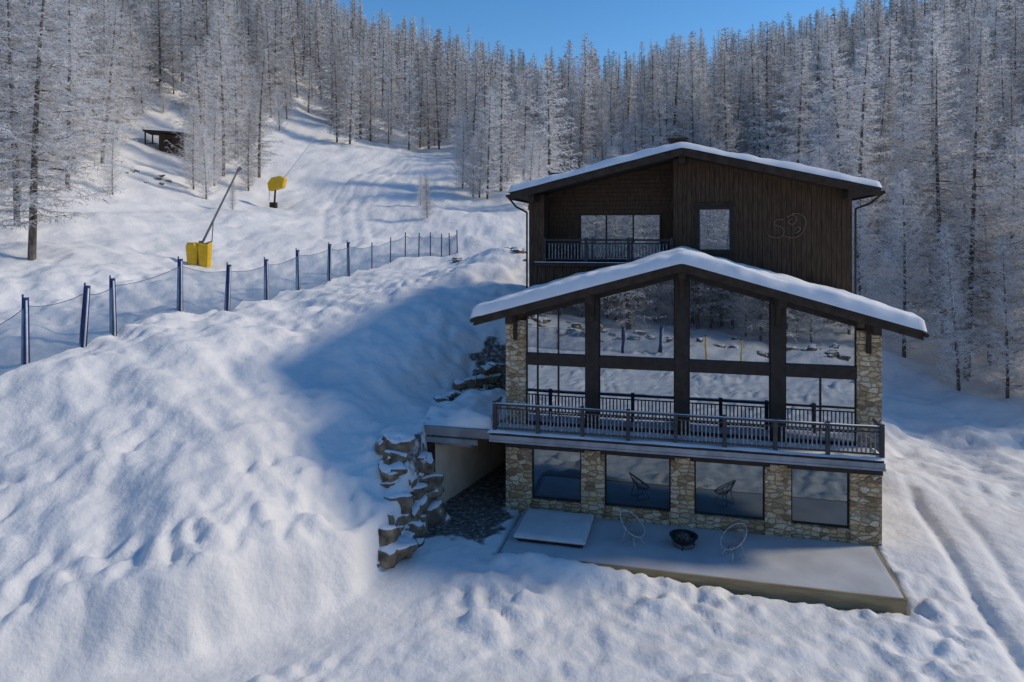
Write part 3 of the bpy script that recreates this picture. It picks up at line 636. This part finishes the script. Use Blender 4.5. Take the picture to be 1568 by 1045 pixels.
# ------------------------------------------------------------------ trees
def tree_mesh(name,seed,H=18,nb=100,nt=20,nsub=4,rmax=2.6,tw=.03,bare=.12,frost=.65,up=0.0,power=1.0,tl=.55,bn=3,tipb=.68):
    r=random.Random(seed); v=[];f=[];m=[]
    def tri(p,d,l,w,mat):
        a=Vector((r.uniform(-1,1),r.uniform(-1,1),r.uniform(-1,1))); s=d.cross(a)
        if s.length<1e-4: return
        s.normalize(); n0=len(v); v.extend([tuple(p-s*w),tuple(p+s*w),tuple(p+d*l)]); f.append((n0,n0+1,n0+2)); m.append(mat)
    mb=MB(); bx,by=r.uniform(-.7,.7),r.uniform(-.7,.7); ph=r.uniform(0,6)
    def axis_(t): return Vector((bx*t*t+.16*math.sin(3*t+ph),by*t*t+.16*math.cos(2.5*t+ph),H*t))
    R=H*.0098; K=9
    for k in range(K):
        t0,t1=k/K,(k+1)/K; p0=axis_(t0); p1=axis_(t1)
        if k==0: p0.z=-.6
        mb.cyl(p0,p1,R*(1-t0)**.8+.01,R*(1-t1)**.8+.01,7,0,False)
    sect=[r.uniform(.6,1.25) for _ in range(8)]
    for i in range(nb):
        t=bare+(1-bare-.01)*((i+r.random())/nb)**power
        q=(t-bare)/(1-bare)
        prof=(min(1,.55+2.2*q))*(1-q)**tipb+.05
        az=i*2.399+r.uniform(-.4,.4)
        L=rmax*prof*r.uniform(.5,1.15)*sect[int((az%6.283)/6.284*8)]
        base=axis_(t); e0=r.uniform(-.25,.15)+.35*q+up
        dh=Vector((math.cos(az),math.sin(az),0)); S=5 if bn==3 and nb>90 else 3; pts=[]
        sag=r.uniform(.10,.3)
        for s in range(S+1):
            x=s/S; pts.append(base+dh*(L*x)+Vector((0,0,L*(e0*x-sag*x*(1-x)*1.3)))+Vector((r.uniform(-1,1),r.uniform(-1,1),r.uniform(-.5,.5)))*.05*L*x)
        br=.012+.011*L
        for s in range(S): mb.cyl(pts[s],pts[s+1],br*(1-s/S)+.004,br*(1-(s+1)/S)+.004,3,(1 if r.random()<.7 else 2),False)
        k=max(4,int(nt*(.35+.65*L/rmax)))
        for j in range(k):
            x=.02+.98*(j+r.random())/k; xi=min(S-1,int(x*S)); p=pts[xi].lerp(pts[xi+1],x*S-xi)
            sgn=1 if j%2 else -1; side=Vector((-dh.y,dh.x,0))*sgn
            d=(side*r.uniform(.5,1)+dh*r.uniform(.2,.9)+Vector((0,0,r.uniform(-.75,.3)))).normalized()
            l=tl*(.35+.3*L)*(1.15-.6*x)*r.uniform(.5,1.2)
            mat=1 if r.random()<frost else 2
            tri(p,d,l,tw,mat)
            for _ in range(nsub):
                y=r.uniform(.15,1); pp=p+d*(l*y); dd=(d*.6+Vector((r.uniform(-1,1),r.uniform(-1,1),r.uniform(-1.1,.6)))).normalized()
                tri(pp,dd,l*r.uniform(.3,.65),tw*.8,1 if r.random()<frost else 2)
    n0=len(mb.v); V_=mb.v+v; F_=mb.f+[tuple(i+n0 for i in q) for q in f]; M_=mb.m+m
    me=bpy.data.meshes.new(name); me.from_pydata(V_,[],F_)
    for mt in (M['bark'],M['frost'],M['twig']): me.materials.append(mt)
    me.polygons.foreach_set('material_index',M_); me.update(); return me
NEAR=[tree_mesh('larch_near_%d'%i,100+i,18,150,28,6,rm,.022,ba,fr,0,pw,tl=.66) for i,(rm,ba,fr,pw) in enumerate([(4.5,.12,.90,.95),(3.8,.08,.88,1),(4.2,.14,.88,.9)])]
MID=[tree_mesh('larch_mid_%d'%i,150+i,18,110,18,4,rm,.046,ba,fr,0,1,tl=.82) for i,(rm,ba,fr) in enumerate([(4.0,.08,.88),(3.3,.04,.82),(3.7,.10,.86),(3.0,.05,.8)])]
FAR=[tree_mesh('larch_far_%d'%i,200+i,18,75,13,2,rm,.088,ba,fr,0,pw,tl=1.05,tipb=tb) for i,(rm,ba,fr,pw,tb) in enumerate([(3.7,.08,.76,.95,.8),(3.0,.04,.62,1,.7),(4.0,.10,.80,.9,.95),(3.0,.08,.52,1,.65),(3.6,.04,.78,1,.75),(3.3,.1,.66,.92,1.05)])]
BUSHY=[tree_mesh('frosted_birch_%d'%i,300+i,13,150,24,6,rm,.022,.04,.97,.55,.9,tl=.68) for i,rm in enumerate((3.8,3.4))]
def tree(name,me,x,y,s=1,sx=None,parent=None,rz=None):
    o=bpy.data.objects.new(name,me); o.location=(x,y,hz(x,y)-.1); sx=sx or s; o.scale=(sx,sx,s); o.rotation_euler=(random.uniform(-.03,.03),random.uniform(-.03,.03),random.uniform(0,6.28) if rz is None else rz); COL.objects.link(o)
    if parent: o.parent=parent
    return o
for (x,y,k,s,sx) in [(-28.3,40,0,1.0,1.25),(-33.5,46,2,.95,1.1),(-37,57,1,1.0,1.1),(-40,62,0,1.1,1.2),(-44,70,2,1.15,1.2),(-34,80,1,1.1,1.1),(-48,78,0,1.1,1.2),(-31,84,1,.9,1),(-36,50,0,1.0,1.1),(-43,60,1,1.1,1.1),(-46,64,2,1.1,1.1)]:
    tree('frosted_larch_tree',NEAR[k],x,y,s,sx)
for (x,y,k,s) in [(-29,113,0,.95),(-26.5,112,1,1.0)]: tree('larch_tree',MID[k],x,y,s)
for (x,y,k,s) in [(29.5,44.5,0,1.15),(34,43,2,1.15),(26.5,52,1,1.2),(31.5,50,0,1.15),(38,48,1,1.25),(24,57,2,1.2),(35,56,0,1.3),(20,62,1,1.1),(29,60,2,1.2),(40,41,2,1.2),(43,50,0,1.3)]:
    tree('frosted_larch_tree',NEAR[k],x,y,s)
for (x,y,k,s) in [(-33,71,0,.7),(-31,69,1,.6),(-9,72,1,.35),(-10.5,78,0,.3),(27,47,0,1.0),(32,46,1,1.0),(36.5,44,0,1.1),(22.5,55,1,.9),(38.5,53,1,1.1),(2,78,0,.75),(-4,84,1,.8),(-27,66,0,.22),(30,41.5,1,.75),(35,40,0,.9),(25,49,0,.8),(-42,64,1,.7),(-30,78,0,.7),(31,38.5,0,.6),(33,37,1,.55),(-45,66,0,.6),(-40,55,1,.55),(-37,49,0,.45),(-48,70,1,.8),(28,43,1,.8),(24.5,53,0,1.0),(33.5,41,1,1.0),(-35,60,1,.5),(-33,76,1,.75)]:
    tree('frosted_birch_tree',BUSHY[k],x,y,s)
forest=empty('distant_larch_forest')
def allow(x,y):
    if y>325: return False
    if x<-8:
        if y>=122: return True
        lim=np.interp(y,[55,80,110,124],[-42,-33,-37,-38])
        if y<88 and -.575<x/y<-.475: return False
        return y>58 and x<lim
    if x<18: return y>np.interp(x,[-8,18],[86,66])
    if x<28: return y>60
    return y>55
pts=[]
yy=50
while yy<330:
    sp=3.6+yy*.0075
    xx=-.85*yy-8
    while xx<.85*yy+8:
        x=xx+random.uniform(-.75,.75)*sp; y=yy+random.uniform(-.75,.75)*sp
        hid=(y>60 and 0.06<x/y<.45 and y<110)
        if allow(x,y) and not hid and random.random()<.90+.5*mnoise.noise(Vector((x*.06,y*.06,3))): pts.append((x,y))
        xx+=sp
    yy+=sp
for i in range(210):
    pts.append((random.uniform(-70,25),-38-abs(random.gauss(0,26))))
for i in range(60):
    pts.append((random.uniform(-42,14),random.uniform(-38,-25)))
P=np.array(pts); HZ=height(P[:,0],P[:,1])
for (x,y),z in zip(pts,HZ):
    d=abs(y)
    if y<0: me=random.choice((BUSHY if y>-37 and random.random()<.5 else MID) if y>-45 else FAR)
    elif d<80: me=random.choice(NEAR) if random.random()<.6 else random.choice(BUSHY)
    elif d<135: me=random.choice(MID) if random.random()<.85 else random.choice(BUSHY)
    else: me=random.choice(FAR)
    o=bpy.data.objects.new('larch',me); s=random.uniform(.6,1.2)*(1.0 if random.random()>.15 else .55)*(1+.25*mnoise.noise(Vector((x*.03,y*.03,8)))); sx=s*random.uniform(.85,1.3)
    o.location=(x,y,z-.2); o.scale=(sx,sx,s); o.rotation_euler=(random.uniform(-.05,.05),random.uniform(-.05,.05),random.uniform(0,6.28)); o.parent=forest; COL.objects.link(o)
print('forest',len(pts))

# ------------------------------------------------------------------ light, sky, camera
el=math.radians(35); az=math.radians(84)
S=Vector((math.cos(el)*math.sin(az),math.cos(el)*math.cos(az),math.sin(el)))
ld=bpy.data.lights.new('sun','SUN'); ld.energy=2.45; ld.angle=math.radians(8.0); ld.color=(1.0,0.86,0.66)
lo=bpy.data.objects.new('sun',ld); lo.rotation_euler=S.to_track_quat('Z','Y').to_euler(); COL.objects.link(lo)
w=bpy.data.worlds.new('World'); scene.world=w; w.use_nodes=True; nt=w.node_tree; nt.nodes.clear()
sk=nt.nodes.new('ShaderNodeTexSky'); sk.sky_type='NISHITA'; sk.sun_disc=False; sk.sun_elevation=el; sk.sun_rotation=az; sk.altitude=1800; sk.dust_density=.3; sk.ozone_density=3.2; sk.air_density=1.2
hs=nt.nodes.new('ShaderNodeHueSaturation'); hs.inputs['Saturation'].default_value=1.25
bg=nt.nodes.new('ShaderNodeBackground'); bg.inputs['Strength'].default_value=.15; wo=nt.nodes.new('ShaderNodeOutputWorld')
nt.links.new(sk.outputs[0],hs.inputs['Color']); nt.links.new(hs.outputs[0],bg.inputs[0]); nt.links.new(bg.outputs[0],wo.inputs[0])
cd=bpy.data.cameras.new('camera'); cd.lens=24; cd.sensor_width=36; cd.shift_y=-.1033; cd.clip_end=3000; cd.clip_start=.1
co=bpy.data.objects.new('camera',cd); co.location=(0,0,11); co.rotation_euler=(math.radians(90),0,0); COL.objects.link(co); scene.camera=co
scene.view_settings.view_transform='Standard'; scene.view_settings.look='None'; scene.view_settings.exposure=0
